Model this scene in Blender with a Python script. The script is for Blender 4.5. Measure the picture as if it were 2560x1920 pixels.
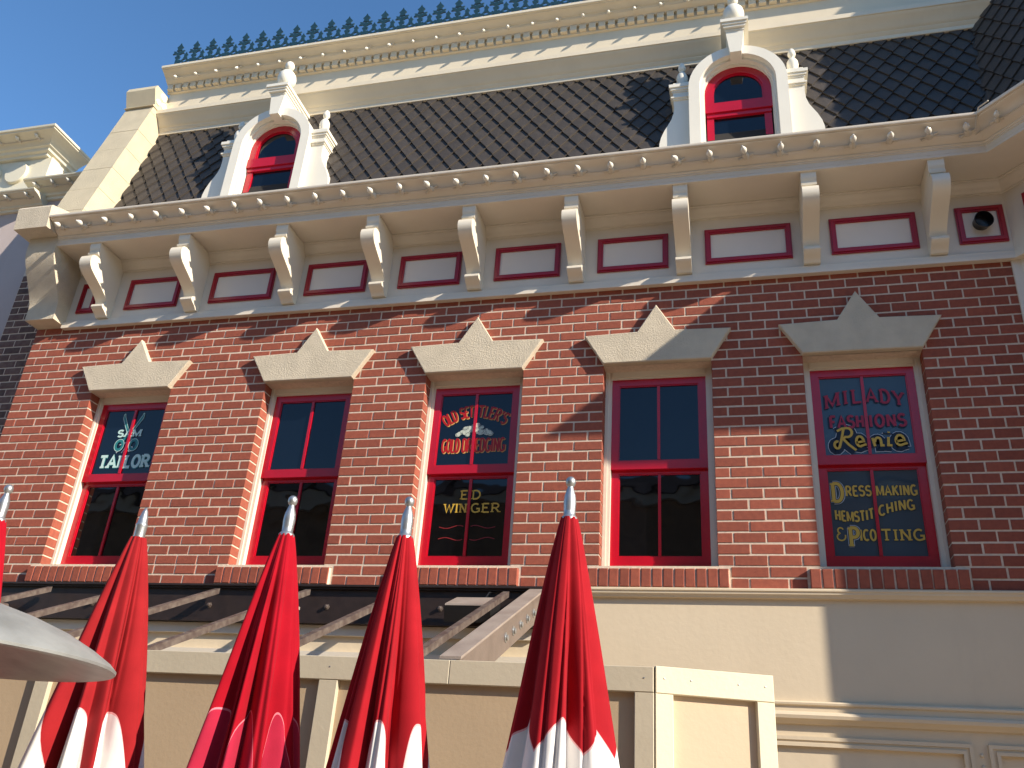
import bpy, math, random
from mathutils import Vector, Matrix
random.seed(7)
for o in list(bpy.data.objects): bpy.data.objects.remove(o)
S = bpy.context.scene
COL = S.collection

# ------------------------------------------------------------------ camera, sky, sun, exposure
cam_d = bpy.data.cameras.new("camera"); cam = bpy.data.objects.new("camera", cam_d); COL.objects.link(cam)
_R = Vector((0.96837233, 0.24017055, 0.06762492)); _U = Vector((0.04695479, -0.44160422, 0.89598045)); _W = Vector((-0.24505157, 0.86446736, 0.43891447))
CAM = Vector((2.52256, -6.25434, 1.62149)); FPX = 2224.6
cam.matrix_world = Matrix(((_R.x, _U.x, -_W.x, CAM.x), (_R.y, _U.y, -_W.y, CAM.y), (_R.z, _U.z, -_W.z, CAM.z), (0, 0, 0, 1)))
cam_d.sensor_width = 36; cam_d.lens = FPX / 2560 * 36; cam_d.clip_end = 2000; cam_d.clip_start = 0.05
S.camera = cam
SUN_FROM = Vector((2.75, -1.0, 1.5)).normalized()
w = bpy.data.worlds.new("World"); S.world = w; w.use_nodes = True
nt = w.node_tree; bg = nt.nodes["Background"]
sky = nt.nodes.new("ShaderNodeTexSky"); sky.sky_type = 'NISHITA'; sky.sun_disc = False
sky.sun_elevation = math.asin(SUN_FROM.z); sky.sun_rotation = math.atan2(SUN_FROM.x, SUN_FROM.y)
sky.air_density = 1.0; sky.dust_density = 0.0; sky.ozone_density = 3.0; sky.altitude = 40
bg.inputs[1].default_value = 0.13
hsv = nt.nodes.new("ShaderNodeHueSaturation"); hsv.inputs["Saturation"].default_value = 1.14
nt.links.new(sky.outputs[0], hsv.inputs["Color"]); nt.links.new(hsv.outputs[0], bg.inputs[0])
sd = bpy.data.lights.new("sun", 'SUN'); sd.energy = 5.0; sd.angle = math.radians(0.5); sd.color = (1.0, 0.90, 0.76)
sun = bpy.data.objects.new("sun", sd); COL.objects.link(sun); sun.rotation_euler = (-SUN_FROM).to_track_quat('-Z', 'Y').to_euler()
sun.location = (12, -8, 14)
S.view_settings.view_transform = 'Standard'; S.view_settings.look = 'None'; S.view_settings.exposure = 0.78; S.view_settings.gamma = 1
S.render.engine = 'CYCLES'
S.cycles.max_bounces = 6; S.cycles.diffuse_bounces = 3

def project(p):
    d = Vector(p) - CAM; z = d.dot(_W)
    return (1280 + FPX * d.dot(_R) / z, 960 - FPX * d.dot(_U) / z)

# ------------------------------------------------------------------ materials
def lin(r, g, b): return tuple(((c / 255) / 12.92 if c <= 10 else (((c / 255) + .055) / 1.055) ** 2.4) for c in (r, g, b)) + (1,)
MATS = {}
def mat(name, col, rough=.5, var=0.0, scale=6, bump=0.0, bscale=80, metal=0, spec=.5, col2=None, objvar=0.0, dirt=0.0, detail=4, coat=0):
    m = bpy.data.materials.new(name); m.use_nodes = True; n = m.node_tree.nodes; l = m.node_tree.links
    b = n["Principled BSDF"]; b.inputs["Roughness"].default_value = rough; b.inputs["Metallic"].default_value = metal
    b.inputs["Specular IOR Level"].default_value = spec
    if coat: b.inputs["Coat Weight"].default_value = coat; b.inputs["Coat Roughness"].default_value = .12
    col = tuple(col) + ((1,) if len(col) == 3 else ())
    tc = n.new("ShaderNodeTexCoord"); out = None
    rgb = n.new("ShaderNodeRGB"); rgb.outputs[0].default_value = col; out = rgb.outputs[0]
    geo = n.new("ShaderNodeNewGeometry")
    if var or col2:
        ns = n.new("ShaderNodeTexNoise"); ns.inputs["Scale"].default_value = scale; ns.inputs["Detail"].default_value = detail
        l.new(geo.outputs["Position"], ns.inputs["Vector"])
        mx = n.new("ShaderNodeMix"); mx.data_type = 'RGBA'
        rp = n.new("ShaderNodeMapRange"); rp.inputs[1].default_value = .35; rp.inputs[2].default_value = .68
        l.new(ns.outputs[0], rp.inputs[0]); l.new(rp.outputs[0], mx.inputs[0])
        c2 = col2 if col2 else tuple(c * (1 - var) for c in col[:3]) + (1,)
        l.new(out, mx.inputs[6]); mx.inputs[7].default_value = tuple(c2)[:3] + (1,); out = mx.outputs[2]
    if objvar:
        oi = n.new("ShaderNodeAttribute"); oi.attribute_name = "tone"
        oi2 = n.new("ShaderNodeObjectInfo")
        ad = n.new("ShaderNodeMath"); ad.operation = 'ADD'; l.new(oi.outputs["Fac"], ad.inputs[0]); l.new(oi2.outputs["Random"], ad.inputs[1])
        fr = n.new("ShaderNodeMath"); fr.operation = 'FRACT'; l.new(ad.outputs[0], fr.inputs[0])
        mr = n.new("ShaderNodeMapRange"); mr.inputs[3].default_value = 1 - objvar; mr.inputs[4].default_value = 1 + objvar * .6; l.new(fr.outputs[0], mr.inputs[0])
        hs = n.new("ShaderNodeHueSaturation"); l.new(mr.outputs[0], hs.inputs["Value"]); l.new(out, hs.inputs["Color"]); out = hs.outputs[0]
    if dirt:
        n2 = n.new("ShaderNodeTexNoise"); n2.inputs["Scale"].default_value = 1.3; n2.inputs["Detail"].default_value = 8; n2.inputs["Roughness"].default_value = .7
        mp = n.new("ShaderNodeMapping"); mp.inputs["Scale"].default_value = (2.5, 2.5, .6); l.new(geo.outputs["Position"], mp.inputs[0]); l.new(mp.outputs[0], n2.inputs["Vector"])
        r2 = n.new("ShaderNodeMapRange"); r2.inputs[1].default_value = .5; r2.inputs[2].default_value = .78; r2.inputs[4].default_value = dirt; l.new(n2.outputs[0], r2.inputs[0])
        mx = n.new("ShaderNodeMix"); mx.data_type = 'RGBA'; l.new(r2.outputs[0], mx.inputs[0]); l.new(out, mx.inputs[6])
        mx.inputs[7].default_value = (col[0] * .45, col[1] * .42, col[2] * .38, 1); out = mx.outputs[2]
    l.new(out, b.inputs["Base Color"])
    if bump:
        nb = n.new("ShaderNodeTexNoise"); nb.inputs["Scale"].default_value = bscale; nb.inputs["Detail"].default_value = 5; nb.inputs["Roughness"].default_value = .6
        l.new(geo.outputs["Position"], nb.inputs["Vector"])
        bm = n.new("ShaderNodeBump"); bm.inputs["Strength"].default_value = min(1, bump); bm.inputs["Distance"].default_value = .01 * max(1, bump)
        l.new(nb.outputs[0], bm.inputs["Height"]); l.new(bm.outputs[0], b.inputs["Normal"])
    MATS[name] = m; return m

mat("brick_red", (.335, .084, .046), .85, .22, 30, .5, 190, objvar=.16, col2=(.27, .066, .038))
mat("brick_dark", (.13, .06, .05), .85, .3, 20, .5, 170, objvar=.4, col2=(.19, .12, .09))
mat("mortar", (.72, .58, .45), .95, .15, 40, .5, 260)
mat("cream_paint", (.74, .66, .54), .36, .05, 2.2, .05, 40, dirt=.10)
mat("upper_cream", (.74, .64, .47), .38, .06, 2, .06, 30, dirt=.14)
mat("dormer_cream", (.80, .75, .63), .34, .04, 3, .04, 40, dirt=.08)
mat("bracket_cream", (.76, .69, .56), .3, .04, 3, .04, 40)
mat("panel_white", (.76, .70, .61), .35, .05, 2, .04, 30)
mat("red_paint", (.47, .004, .018), .22, .12, 5, .06, 60, coat=.25)
mat("dark_red_paint", (.35, .003, .014), .3, .1, 5, .05, 60)
mat("stucco", (.65, .56, .42), .9, .12, 8, .9, 130, dirt=.12)
mat("coping_stone", (.60, .51, .35), .88, .10, 6, .7, 150, dirt=.15)
mat("slate", (.056, .045, .036), .6, .2, 12, .35, 60, objvar=.16)
mat("slate_deck", (.02, .018, .016), .9)
mat("crest_iron", (.012, .045, .062), .45, .2, 20)
mat("lower_wall", (.70, .58, .41), .55, .06, 1.6, .12, 22, dirt=.12)
mat("hoarding_frame", (.50, .43, .31), .6, .06, 4, .12, 40, dirt=.10)
mat("hoarding_panel", (.43, .315, .195), .7, .06, 3, .12, 40, dirt=.08)
mat("pale_frame", (.74, .66, .47), .55, .05, 4, .12, 40, dirt=.06)  # short hoarding: frame and panel paler than the long one
mat("pale_panel", (.60, .46, .31), .65, .05, 3, .1, 40, dirt=.06)
mat("steel_brown", (.030, .019, .016), .42, .3, 14, .1, 60, dirt=.3)
mat("rafter_steel", (.075, .052, .045), .5, .4, 18, .2, 90, dirt=.4, col2=(.15, .12, .10))
mat("lit_dust_top", (.30, .245, .205), .8, .4, 6, .2, 90, col2=(.23, .18, .15))  # end rafter flange: sunlight put into a paler colour; also the dusty lid
mat("web_steel", (.16, .12, .10), .4, .2, 8, .1, 60, dirt=.3)
mat("galvanised", (.48, .49, .49), .42, .25, 25, .08, 90, metal=.85)
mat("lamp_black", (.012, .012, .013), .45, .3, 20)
mat("black_rubber", (.006, .006, .007), .3)
mat("heater_metal", (.33, .335, .32), .55, .2, 9, .1, 60, metal=.35, dirt=.45)
mat("pole_metal", (.35, .35, .34), .4, metal=.7)
mat("cable_cream", (.62, .54, .42), .5)
mat("bulb_glass", (.72, .69, .60), .08, spec=.8, coat=.5)
mat("pink_render", (.50, .42, .39), .9, .06, 3, .2, 120, dirt=.12)
mat("neighbour_cream", (.74, .68, .52), .45, .05, 2, .05, 40, dirt=.15)
mat("paving", (.40, .31, .22), .85, .25, 3, .4, 60)
mat("far_stone", (.40, .28, .18), .85, .35, 3, .6, 12, col2=(.28, .19, .12))
mat("far_roof", (.07, .06, .06), .8, .3, 4)
mat("far_white", (.66, .63, .56), .6, .1, 2)
mat("letter_teal", (.55, .78, .72), .45)
mat("letter_teal_dark", (.02, .20, .21), .5)
mat("letter_silver", (.60, .64, .62), .45)
mat("letter_red", (.42, .006, .008), .45)
mat("letter_orange", (.72, .38, .12), .5)
mat("letter_crimson", (.36, .022, .055), .5)
mat("letter_navy", (.006, .012, .028), .5)
mat("letter_gold", (.62, .40, .05), .42)
mat("letter_pale", (.55, .60, .50), .5)
mat("letter_white", (.55, .60, .66), .5)
mat("letter_line", (.22, .012, .012), .5)
def glass(name, col, wave=0.0, ws=2.2):
    m = bpy.data.materials.new(name); m.use_nodes = True; n = m.node_tree.nodes; l = m.node_tree.links; b = n["Principled BSDF"]
    b.inputs["Base Color"].default_value = col + (1,); b.inputs["Roughness"].default_value = .025; b.inputs["IOR"].default_value = 1.52
    if wave:
        g = n.new("ShaderNodeNewGeometry"); ns = n.new("ShaderNodeTexNoise"); ns.inputs["Scale"].default_value = ws; ns.inputs["Detail"].default_value = 1.2
        l.new(g.outputs["Position"], ns.inputs["Vector"]); bm = n.new("ShaderNodeBump"); bm.inputs["Strength"].default_value = 1; bm.inputs["Distance"].default_value = wave
        l.new(ns.outputs[0], bm.inputs["Height"]); l.new(bm.outputs[0], b.inputs["Normal"])
    MATS[name] = m
glass("pane_dark", (.003, .006, .012), .0035)
glass("pane_wavy", (.002, .002, .003), .0028, 4.0)
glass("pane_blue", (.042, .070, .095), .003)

def canopy_mat(name, red, low, n_arch, v0, amp, sharp, soft_line=(.75, .38, .38)):
    m = bpy.data.materials.new(name); m.use_nodes = True; n = m.node_tree.nodes; l = m.node_tree.links; b = n["Principled BSDF"]
    b.inputs["Roughness"].default_value = .85; b.inputs["Sheen Weight"].default_value = .08; b.inputs["Sheen Tint"].default_value = (1, .5, .5, 1); b.inputs["Specular IOR Level"].default_value = .08
    at = n.new("ShaderNodeUVMap"); at.uv_map = "UVMap"; sp = n.new("ShaderNodeSeparateXYZ"); l.new(at.outputs[0], sp.inputs[0])
    def M(op, a, c=None, d=None):
        k = n.new("ShaderNodeMath"); k.operation = op
        for i, v in enumerate((a, c, d)):
            if v is None: continue
            if isinstance(v, (int, float)): k.inputs[i].default_value = v
            else: l.new(v, k.inputs[i])
        return k.outputs[0]
    t = M('MULTIPLY', M('SUBTRACT', M('FRACT', M('MULTIPLY', sp.outputs[0], n_arch)), .5), 2.0)
    arch = M('POWER', M('MULTIPLY', M('ABSOLUTE', t), 1.35 if sharp > 2 else 1.0), sharp)
    H = M('ADD', M('MULTIPLY', arch, amp), v0)
    d = M('SUBTRACT', sp.outputs[1], H)
    below = M('GREATER_THAN', d, 0.0)
    line = M('LESS_THAN', M('ABSOLUTE', d), .0035)
    geo = n.new("ShaderNodeNewGeometry"); ns = n.new("ShaderNodeTexNoise"); ns.inputs["Scale"].default_value = 9; ns.inputs["Detail"].default_value = 6; l.new(geo.outputs["Position"], ns.inputs["Vector"])
    mr = n.new("ShaderNodeMapRange"); mr.inputs[1].default_value = .3; mr.inputs[2].default_value = .75; mr.inputs[3].default_value = .86; mr.inputs[4].default_value = 1.1; l.new(ns.outputs[0], mr.inputs[0])
    m1 = n.new("ShaderNodeMix"); m1.data_type = 'RGBA'; l.new(below, m1.inputs[0]); m1.inputs[6].default_value = red + (1,); m1.inputs[7].default_value = low + (1,)
    m2 = n.new("ShaderNodeMix"); m2.data_type = 'RGBA'; l.new(line, m2.inputs[0]); l.new(m1.outputs[2], m2.inputs[6]); m2.inputs[7].default_value = soft_line + (1,)
    hs = n.new("ShaderNodeHueSaturation"); l.new(mr.outputs[0], hs.inputs["Value"]); l.new(m2.outputs[2], hs.inputs["Color"]); l.new(hs.outputs[0], b.inputs["Base Color"])
    nb = n.new("ShaderNodeTexNoise"); nb.inputs["Scale"].default_value = 600; l.new(geo.outputs["Position"], nb.inputs["Vector"])
    bm = n.new("ShaderNodeBump"); bm.inputs["Strength"].default_value = .25; bm.inputs["Distance"].default_value = .002; l.new(nb.outputs[0], bm.inputs["Height"]); l.new(bm.outputs[0], b.inputs["Normal"])
    MATS[name] = m
RED = (.30, .009, .015)
canopy_mat("canopy_white_arches", RED, (.72, .70, .68), 7, .665, .22, 2.6)
canopy_mat("canopy_pink_arches", (.31, .004, .013), (.36, .018, .045), 8, .66, .22, 2.2, (.62, .2, .24))
canopy_mat("canopy_faded_arches", (.27, .013, .016), (.72, .70, .68), 7, .675, .22, 2.6)
canopy_mat("canopy_white_points", RED, (.72, .70, .68), 7, .70, .10, 1.2)

# ------------------------------------------------------------------ mesh helpers
class MB:
    def __init__(s): s.v = []; s.f = []; s.uv = None; s.tone = None
    def add(s, vs, fs):
        b = len(s.v); s.v += [tuple(v) for v in vs]; s.f += [tuple(i + b for i in f) for f in fs]; return s
    def box(s, x0, x1, y0, y1, z0, z1):
        return s.add([(x0, y0, z0), (x1, y0, z0), (x1, y1, z0), (x0, y1, z0), (x0, y0, z1), (x1, y0, z1), (x1, y1, z1), (x0, y1, z1)],
                     [(0, 3, 2, 1), (4, 5, 6, 7), (0, 1, 5, 4), (1, 2, 6, 5), (2, 3, 7, 6), (3, 0, 4, 7)])
    def bbox(s, x0, x1, y0, y1, z0, z1, b=.004):
        # box with chamfered front (y0) edges
        return s.add([(x0, y1, z0), (x1, y1, z0), (x1, y1, z1), (x0, y1, z1), (x0, y0 + b, z0), (x1, y0 + b, z0), (x1, y0 + b, z1), (x0, y0 + b, z1),
                      (x0 + b, y0, z0 + b), (x1 - b, y0, z0 + b), (x1 - b, y0, z1 - b), (x0 + b, y0, z1 - b)],
                     [(8, 9, 10, 11), (4, 5, 9, 8), (5, 6, 10, 9), (6, 7, 11, 10), (7, 4, 8, 11), (0, 1, 5, 4), (1, 2, 6, 5), (2, 3, 7, 6), (3, 0, 4, 7)])
    def prism_x(s, poly, x0, x1):     # poly of (y,z)
        n = len(poly); vs = [(x0, y, z) for y, z in poly] + [(x1, y, z) for y, z in poly]
        return s.add(vs, [tuple(range(n)), tuple(range(2 * n - 1, n - 1, -1))] + [(i, i + n, (i + 1) % n + n, (i + 1) % n) for i in range(n)])
    def prism_y(s, poly, y0, y1):     # poly of (x,z)
        n = len(poly); vs = [(x, y0, z) for x, z in poly] + [(x, y1, z) for x, z in poly]
        return s.add(vs, [tuple(range(n)), tuple(range(2 * n - 1, n - 1, -1))] + [(i, i + n, (i + 1) % n + n, (i + 1) % n) for i in range(n)])
    def strip_y(s, outer, inner, y0, y1):   # solid band between two open polylines of (x,z)
        n = len(outer)
        vs = [(x, y0, z) for x, z in outer] + [(x, y0, z) for x, z in inner] + [(x, y1, z) for x, z in outer] + [(x, y1, z) for x, z in inner]
        fs = []
        for i in range(n - 1):
            fs += [(i, i + 1, n + i + 1, n + i), (2 * n + i, 3 * n + i, 3 * n + i + 1, 2 * n + i + 1), (i, 2 * n + i, 2 * n + i + 1, i + 1), (n + i, n + i + 1, 3 * n + i + 1, 3 * n + i)]
        fs += [(0, n, 3 * n, 2 * n), (n - 1, 3 * n - 1, 4 * n - 1, 2 * n - 1)]
        return s.add(vs, fs)
    def lathe(s, prof, c=(0, 0, 0), n=20, axis=None):   # prof (r,h)
        vs = []; fs = []
        q = Vector((0, 0, 1)).rotation_difference(Vector(axis)) if axis else None
        for r, h in prof:
            for i in range(n):
                a = 2 * math.pi * i / n; p = Vector((r * math.cos(a), r * math.sin(a), h))
                if q: p = q @ p
                vs.append((p.x + c[0], p.y + c[1], p.z + c[2]))
        for j in range(len(prof) - 1):
            for i in range(n): fs.append((j * n + i, j * n + (i + 1) % n, (j + 1) * n + (i + 1) % n, (j + 1) * n + i))
        fs.append(tuple(range(n - 1, -1, -1))); fs.append(tuple(range((len(prof) - 1) * n, len(prof) * n)))
        return s.add(vs, fs)
    def tube(s, pts, r, n=6):
        pts = [Vector(p) for p in pts]; vs = []; fs = []
        for i, p in enumerate(pts):
            d = (pts[min(i + 1, len(pts) - 1)] - pts[max(i - 1, 0)]).normalized()
            a = d.cross(Vector((0, 0, 1))); a = a.normalized() if a.length > 1e-4 else Vector((1, 0, 0)); b = d.cross(a)
            for k in range(n):
                t = 2 * math.pi * k / n; vs.append(p + a * (r * math.cos(t)) + b * (r * math.sin(t)))
        for i in range(len(pts) - 1):
            for k in range(n): fs.append((i * n + k, i * n + (k + 1) % n, (i + 1) * n + (k + 1) % n, (i + 1) * n + k))
        fs.append(tuple(range(n))); fs.append(tuple(range((len(pts) - 1) * n + n - 1, (len(pts) - 1) * n - 1, -1)))
        return s.add(vs, fs)
    def sweep(s, prof, path, segs=None, caps=True):    # prof (d outward, z); path plan points; outward = right-hand side (x,y)->(y,-x)
        path = [Vector(p) for p in path]; m = len(prof); n = len(path); dirs = [(path[i + 1] - path[i]).normalized() for i in range(n - 1)]
        nor = [Vector((d.y, -d.x)) for d in dirs]; off = []
        for i in range(n):
            if i == 0: off.append(nor[0])
            elif i == n - 1: off.append(nor[-1])
            else:
                a = nor[i - 1] + nor[i]; off.append(a / a.dot(nor[i]))
        segs = segs if segs is not None else range(n - 1)
        for k in segs:
            vs = [(path[k].x + off[k].x * d, path[k].y + off[k].y * d, z) for d, z in prof] + [(path[k + 1].x + off[k + 1].x * d, path[k + 1].y + off[k + 1].y * d, z) for d, z in prof]
            fs = [(i, i + m, i + m + 1, i + 1) for i in range(m - 1)]
            if caps and k == 0: fs.append(tuple(range(m)))
            if caps and k == n - 2: fs.append(tuple(range(2 * m - 1, m - 1, -1)))
            s.add(vs, fs)
        return s
    def frame_y(s, x0, x1, z0, z1, l, r, b, t, y0, y1):   # rectangular frame, butt-jointed
        s.box(x0, x1, y0, y1, z1 - t, z1); s.box(x0, x1, y0, y1, z0, z0 + b)
        s.box(x0, x0 + l, y0, y1, z0 + b, z1 - t); s.box(x1 - r, x1, y0, y1, z0 + b, z1 - t); return s
    def mesh(s, name):
        me = bpy.data.meshes.new(name); me.from_pydata(s.v, [], s.f); me.validate(); me.update(); return me
    def build(s, name, m, parent=None, smooth=False, loc=None):
        me = s.mesh(name); me.materials.append(MATS[m])
        if smooth: shade(me, smooth if smooth is not True else 40)
        o = bpy.data.objects.new(name, me); COL.objects.link(o); o.parent = parent
        if loc: o.location = loc
        return o
def shade(me, deg):
    me.polygons.foreach_set("use_smooth", [True] * len(me.polygons)); me.set_sharp_from_angle(angle=math.radians(deg))
def inst(name, me, parent, loc=(0, 0, 0), rot=None):
    o = bpy.data.objects.new(name, me); COL.objects.link(o); o.parent = parent; o.location = loc
    if rot: o.rotation_euler = rot
    return o
def thing(name, label, cat, loc=(0, 0, 0), group=None):
    o = bpy.data.objects.new(name, None); COL.objects.link(o); o.location = loc; o["label"] = label; o["category"] = cat
    if group: o["group"] = group
    return o
def tone_attr(me, vals):
    a = me.attributes.new("tone", 'FLOAT', 'FACE'); a.data.foreach_set("value", vals)

# ------------------------------------------------------------------ key dimensions
HC = .0813; ZS = 3.30                       # brick course, sill level
WIN = [-3.293, -1.497, 0.0, 1.498, 3.010]; WW = .838
XL, XR = -4.165, 4.593                      # brick wall ends
BA = math.radians(47); BT = 1.2
P1 = Vector((XR, 0)); P2 = Vector((XR + BT * math.cos(BA), -BT * math.sin(BA))); P3 = Vector((10.5, P2.y))
PATH = [(-3.836, 0), P1, P2, P3]
ZTOP = 5.625; ZLIN = 4.915; ZB = ZS - 2 * HC

# ------------------------------------------------------------------ setting
g = MB().add([(-400, -400, 0), (400, -400, 0), (400, 400, 0), (-400, 400, 0)], [(0, 1, 2, 3)]).build("ground", "paving"); g["kind"] = "structure"

# ------------------------------------------------------------------ main building
B = thing("brick_building", "red brick building with dark mansard roof, two arched dormers and five lettered sash windows", "building")

# mortar wall with openings
mb = MB(); ym = .0035
xs = sorted([XL, XR] + [x for a in WIN for x in (a - .004, a + WW + .004)])
for i in range(len(xs) - 1):
    isw = any(abs(xs[i] - (a - .004)) < 1e-6 for a in WIN)
    for z0, z1 in (((ZB, ZS), (ZLIN, 6.3)) if isw else ((ZB, 6.3),)):
        mb.add([(xs[i], ym, z0), (xs[i + 1], ym, z0), (xs[i + 1], ym, z1), (xs[i], ym, z1)], [(0, 1, 2, 3)])
for a in WIN:
    x0, x1 = a - .004, a + WW + .004
    mb.add([(x0, ym, ZS), (x0, .2, ZS), (x0, .2, ZLIN), (x0, ym, ZLIN)], [(0, 1, 2, 3)])
    mb.add([(x1, ym, ZS), (x1, .2, ZS), (x1, .2, ZLIN), (x1, ym, ZLIN)], [(3, 2, 1, 0)])
    mb.add([(x0, ym, ZS), (x1, ym, ZS), (x1, .2, ZS), (x0, .2, ZS)], [(0, 1, 2, 3)])
    mb.add([(x0, ym, ZLIN), (x1, ym, ZLIN), (x1, .2, ZLIN), (x0, .2, ZLIN)], [(3, 2, 1, 0)])
mb.add([(XL, ym, ZB), (XL, .4, ZB), (XL, .4, 6.3), (XL, ym, 6.3)], [(3, 2, 1, 0)])
wall = mb.build("wall", "mortar", B)

# bricks
J = .0135; bricks = []
def lay(x0, x1, row, edgeL, edgeR):
    n = max(1, round((x1 - x0) / .2035)); u = (x1 - x0) / n
    if row % 2: cuts = [x0 + i * u for i in range(n + 1)]
    else: cuts = [x0] + [x0 + (i + .5) * u for i in range(n)] + [x1]
    cuts = [cuts[0]] + [c + random.uniform(-.006, .006) for c in cuts[1:-1]] + [cuts[-1]]
    i = 0; m = len(cuts) - 1
    while i < m:
        a, b = cuts[i], cuts[i + 1]
        eL = edgeL and i == 0; eR = edgeR and i == m - 1
        z0 = ZS + row * HC + random.uniform(-.001, .001)
        bricks.append((a + (0 if eL else J / 2), b - (0 if eR else J / 2), z0 + J / 2, min(z0 + HC - J / 2, ZTOP + .03), eL or eR))
        i += 1
for row in range(-2, 29):
    z0 = ZS + row * HC; z1 = z0 + HC
    if row < 0:
        spans = [XL] + [v for a in WIN for v in (a - .083, a + WW + .083)] + [XR]
        for k in range(0, len(spans), 2): lay(spans[k], spans[k + 1], row, k == 0, False)
    elif row < 20:
        spans = [XL] + [v for a in WIN for v in (a, a + WW)] + [XR]
        for k in range(0, len(spans), 2): lay(spans[k], spans[k + 1], row, True, k + 2 < len(spans))
    else: lay(XL, XR, row, True, False)
bricks = [b for b in bricks if b[1] - b[0] > .012]
def vis_area(b):
    p = project((b[0], 0, b[2])); q = project((b[1], 0, b[3]))
    cx, cz = (b[0] + b[1]) / 2, (b[2] + b[3]) / 2
    for a in WIN:                           # hidden behind a lintel
        if a - .12 < cx < a + WW + .12 and 4.93 < cz < 5.16: return 0
    if not (0 < p[0] < 2560 and 0 < p[1] < 1920): return 1
    return abs(q[0] - p[0]) * abs(q[1] - p[1])
bricks.sort(key=vis_area, reverse=True)
cache = {}
rest = MB(); rt = []
for i, b in enumerate(bricks):
    L = b[1] - b[0]; H = b[3] - b[2]; py = random.uniform(-.0018, .0018)
    y1 = .114 if b[4] else .03
    if i < 300:
        key = (round(L / .004), round(H / .004), b[4])
        if key not in cache:
            m0 = MB().bbox(-L / 2, L / 2, 0, y1, -H / 2, H / 2, .002); cache[key] = m0.mesh("brick"); cache[key].materials.append(MATS["brick_red"])
        inst("brick", cache[key], wall, ((b[0] + b[1]) / 2, py, (b[2] + b[3]) / 2), (0, random.uniform(-.004, .004), 0))
    else:
        n0 = len(rest.f); rest.bbox(b[0], b[1], py, y1, b[2], b[3], .002); rt += [random.random()] * (len(rest.f) - n0)
o = rest.build("brick_field", "brick_red", wall); o["kind"] = "stuff"; tone_attr(o.data, rt)

# set-back dark brick strip at the left end
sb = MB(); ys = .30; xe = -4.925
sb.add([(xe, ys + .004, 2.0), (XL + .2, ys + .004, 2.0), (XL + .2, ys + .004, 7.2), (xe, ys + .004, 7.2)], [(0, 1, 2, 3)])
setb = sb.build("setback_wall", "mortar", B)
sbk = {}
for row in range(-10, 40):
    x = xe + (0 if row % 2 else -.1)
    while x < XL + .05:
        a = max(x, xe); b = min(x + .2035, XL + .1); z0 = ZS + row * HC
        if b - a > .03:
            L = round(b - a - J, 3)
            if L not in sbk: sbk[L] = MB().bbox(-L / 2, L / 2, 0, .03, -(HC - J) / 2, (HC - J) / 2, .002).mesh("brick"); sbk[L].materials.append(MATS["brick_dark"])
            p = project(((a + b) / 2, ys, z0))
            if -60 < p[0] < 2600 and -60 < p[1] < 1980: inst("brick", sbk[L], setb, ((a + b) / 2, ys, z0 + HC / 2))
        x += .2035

# window sills of upright bricks
sill_me = MB().bbox(-.0325, .0325, 0, .06, -.0645, .0645, .004).mesh("brick"); sill_me.materials.append(MATS["brick_red"])
for a in WIN:
    x0, x1 = a - .075, a + WW + .075
    s0 = MB().box(x0 + .006, x1 - .006, -.033, .05, ZB + .002, ZS - .028)
    s0.add([(x0 + .004, -.036, ZS - .028), (x1 - .004, -.036, ZS - .028), (x1 - .004, .13, ZS + .012), (x0 + .004, .13, ZS + .012)], [(0, 1, 2, 3)])
    s0.add([(x0 + .004, -.036, ZS - .040), (x1 - .004, -.036, ZS - .040), (x1 - .004, -.036, ZS - .028), (x0 + .004, -.036, ZS - .028)], [(0, 1, 2, 3)])
    so = s0.build("window_sill", "mortar", B)
    n = 13; u = (x1 - x0) / n
    for i in range(n):
        inst("brick", sill_me, so, (x0 + (i + .5) * u + random.uniform(-.002, .002), -.042 + random.uniform(-.0015, .0015), (ZB + ZS) / 2 - .011), (0, random.uniform(-.02, .02), 0))

# lintels: flared stucco hoods with a central point
for a in WIN:
    c = a + WW / 2
    poly = [(c - .418, ZLIN), (c + .418, ZLIN), (c + .578, 5.176), (c + .150, 5.188), (c, 5.43), (c - .150, 5.188), (c - .578, 5.176)]
    m0 = MB(); n = len(poly); bv = .007
    cx = c; cz = 5.06
    inn = []
    for i in range(n):
        p0 = Vector(poly[i - 1]); p = Vector(poly[i]); p1 = Vector(poly[(i + 1) % n]); d0 = (p - p0).normalized(); d1 = (p1 - p).normalized()
        n0 = Vector((-d0.y, d0.x)); n1 = Vector((-d1.y, d1.x)); k = n0 + n1; k = k / max(.3, k.dot(n1)); inn.append(p + k * bv)
    vs = [(x, .01, z) for x, z in poly] + [(x, -.043, z) for x, z in poly] + [(p.x, -.05, p.y) for p in inn]
    fs = [tuple(range(2 * n, 3 * n))]
    for i in range(n):
        j = (i + 1) % n; fs += [(i, j, n + j, n + i), (n + i, n + j, 2 * n + j, 2 * n + i)]
    m0.add(vs, fs).add([(c - .418, -.04, ZLIN + .001), (c + .418, -.04, ZLIN + .001), (c + .418, .15, ZLIN + .001), (c - .418, .15, ZLIN + .001)], [(0, 1, 2, 3)])
    m0.build("lintel", "stucco", B)

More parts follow.
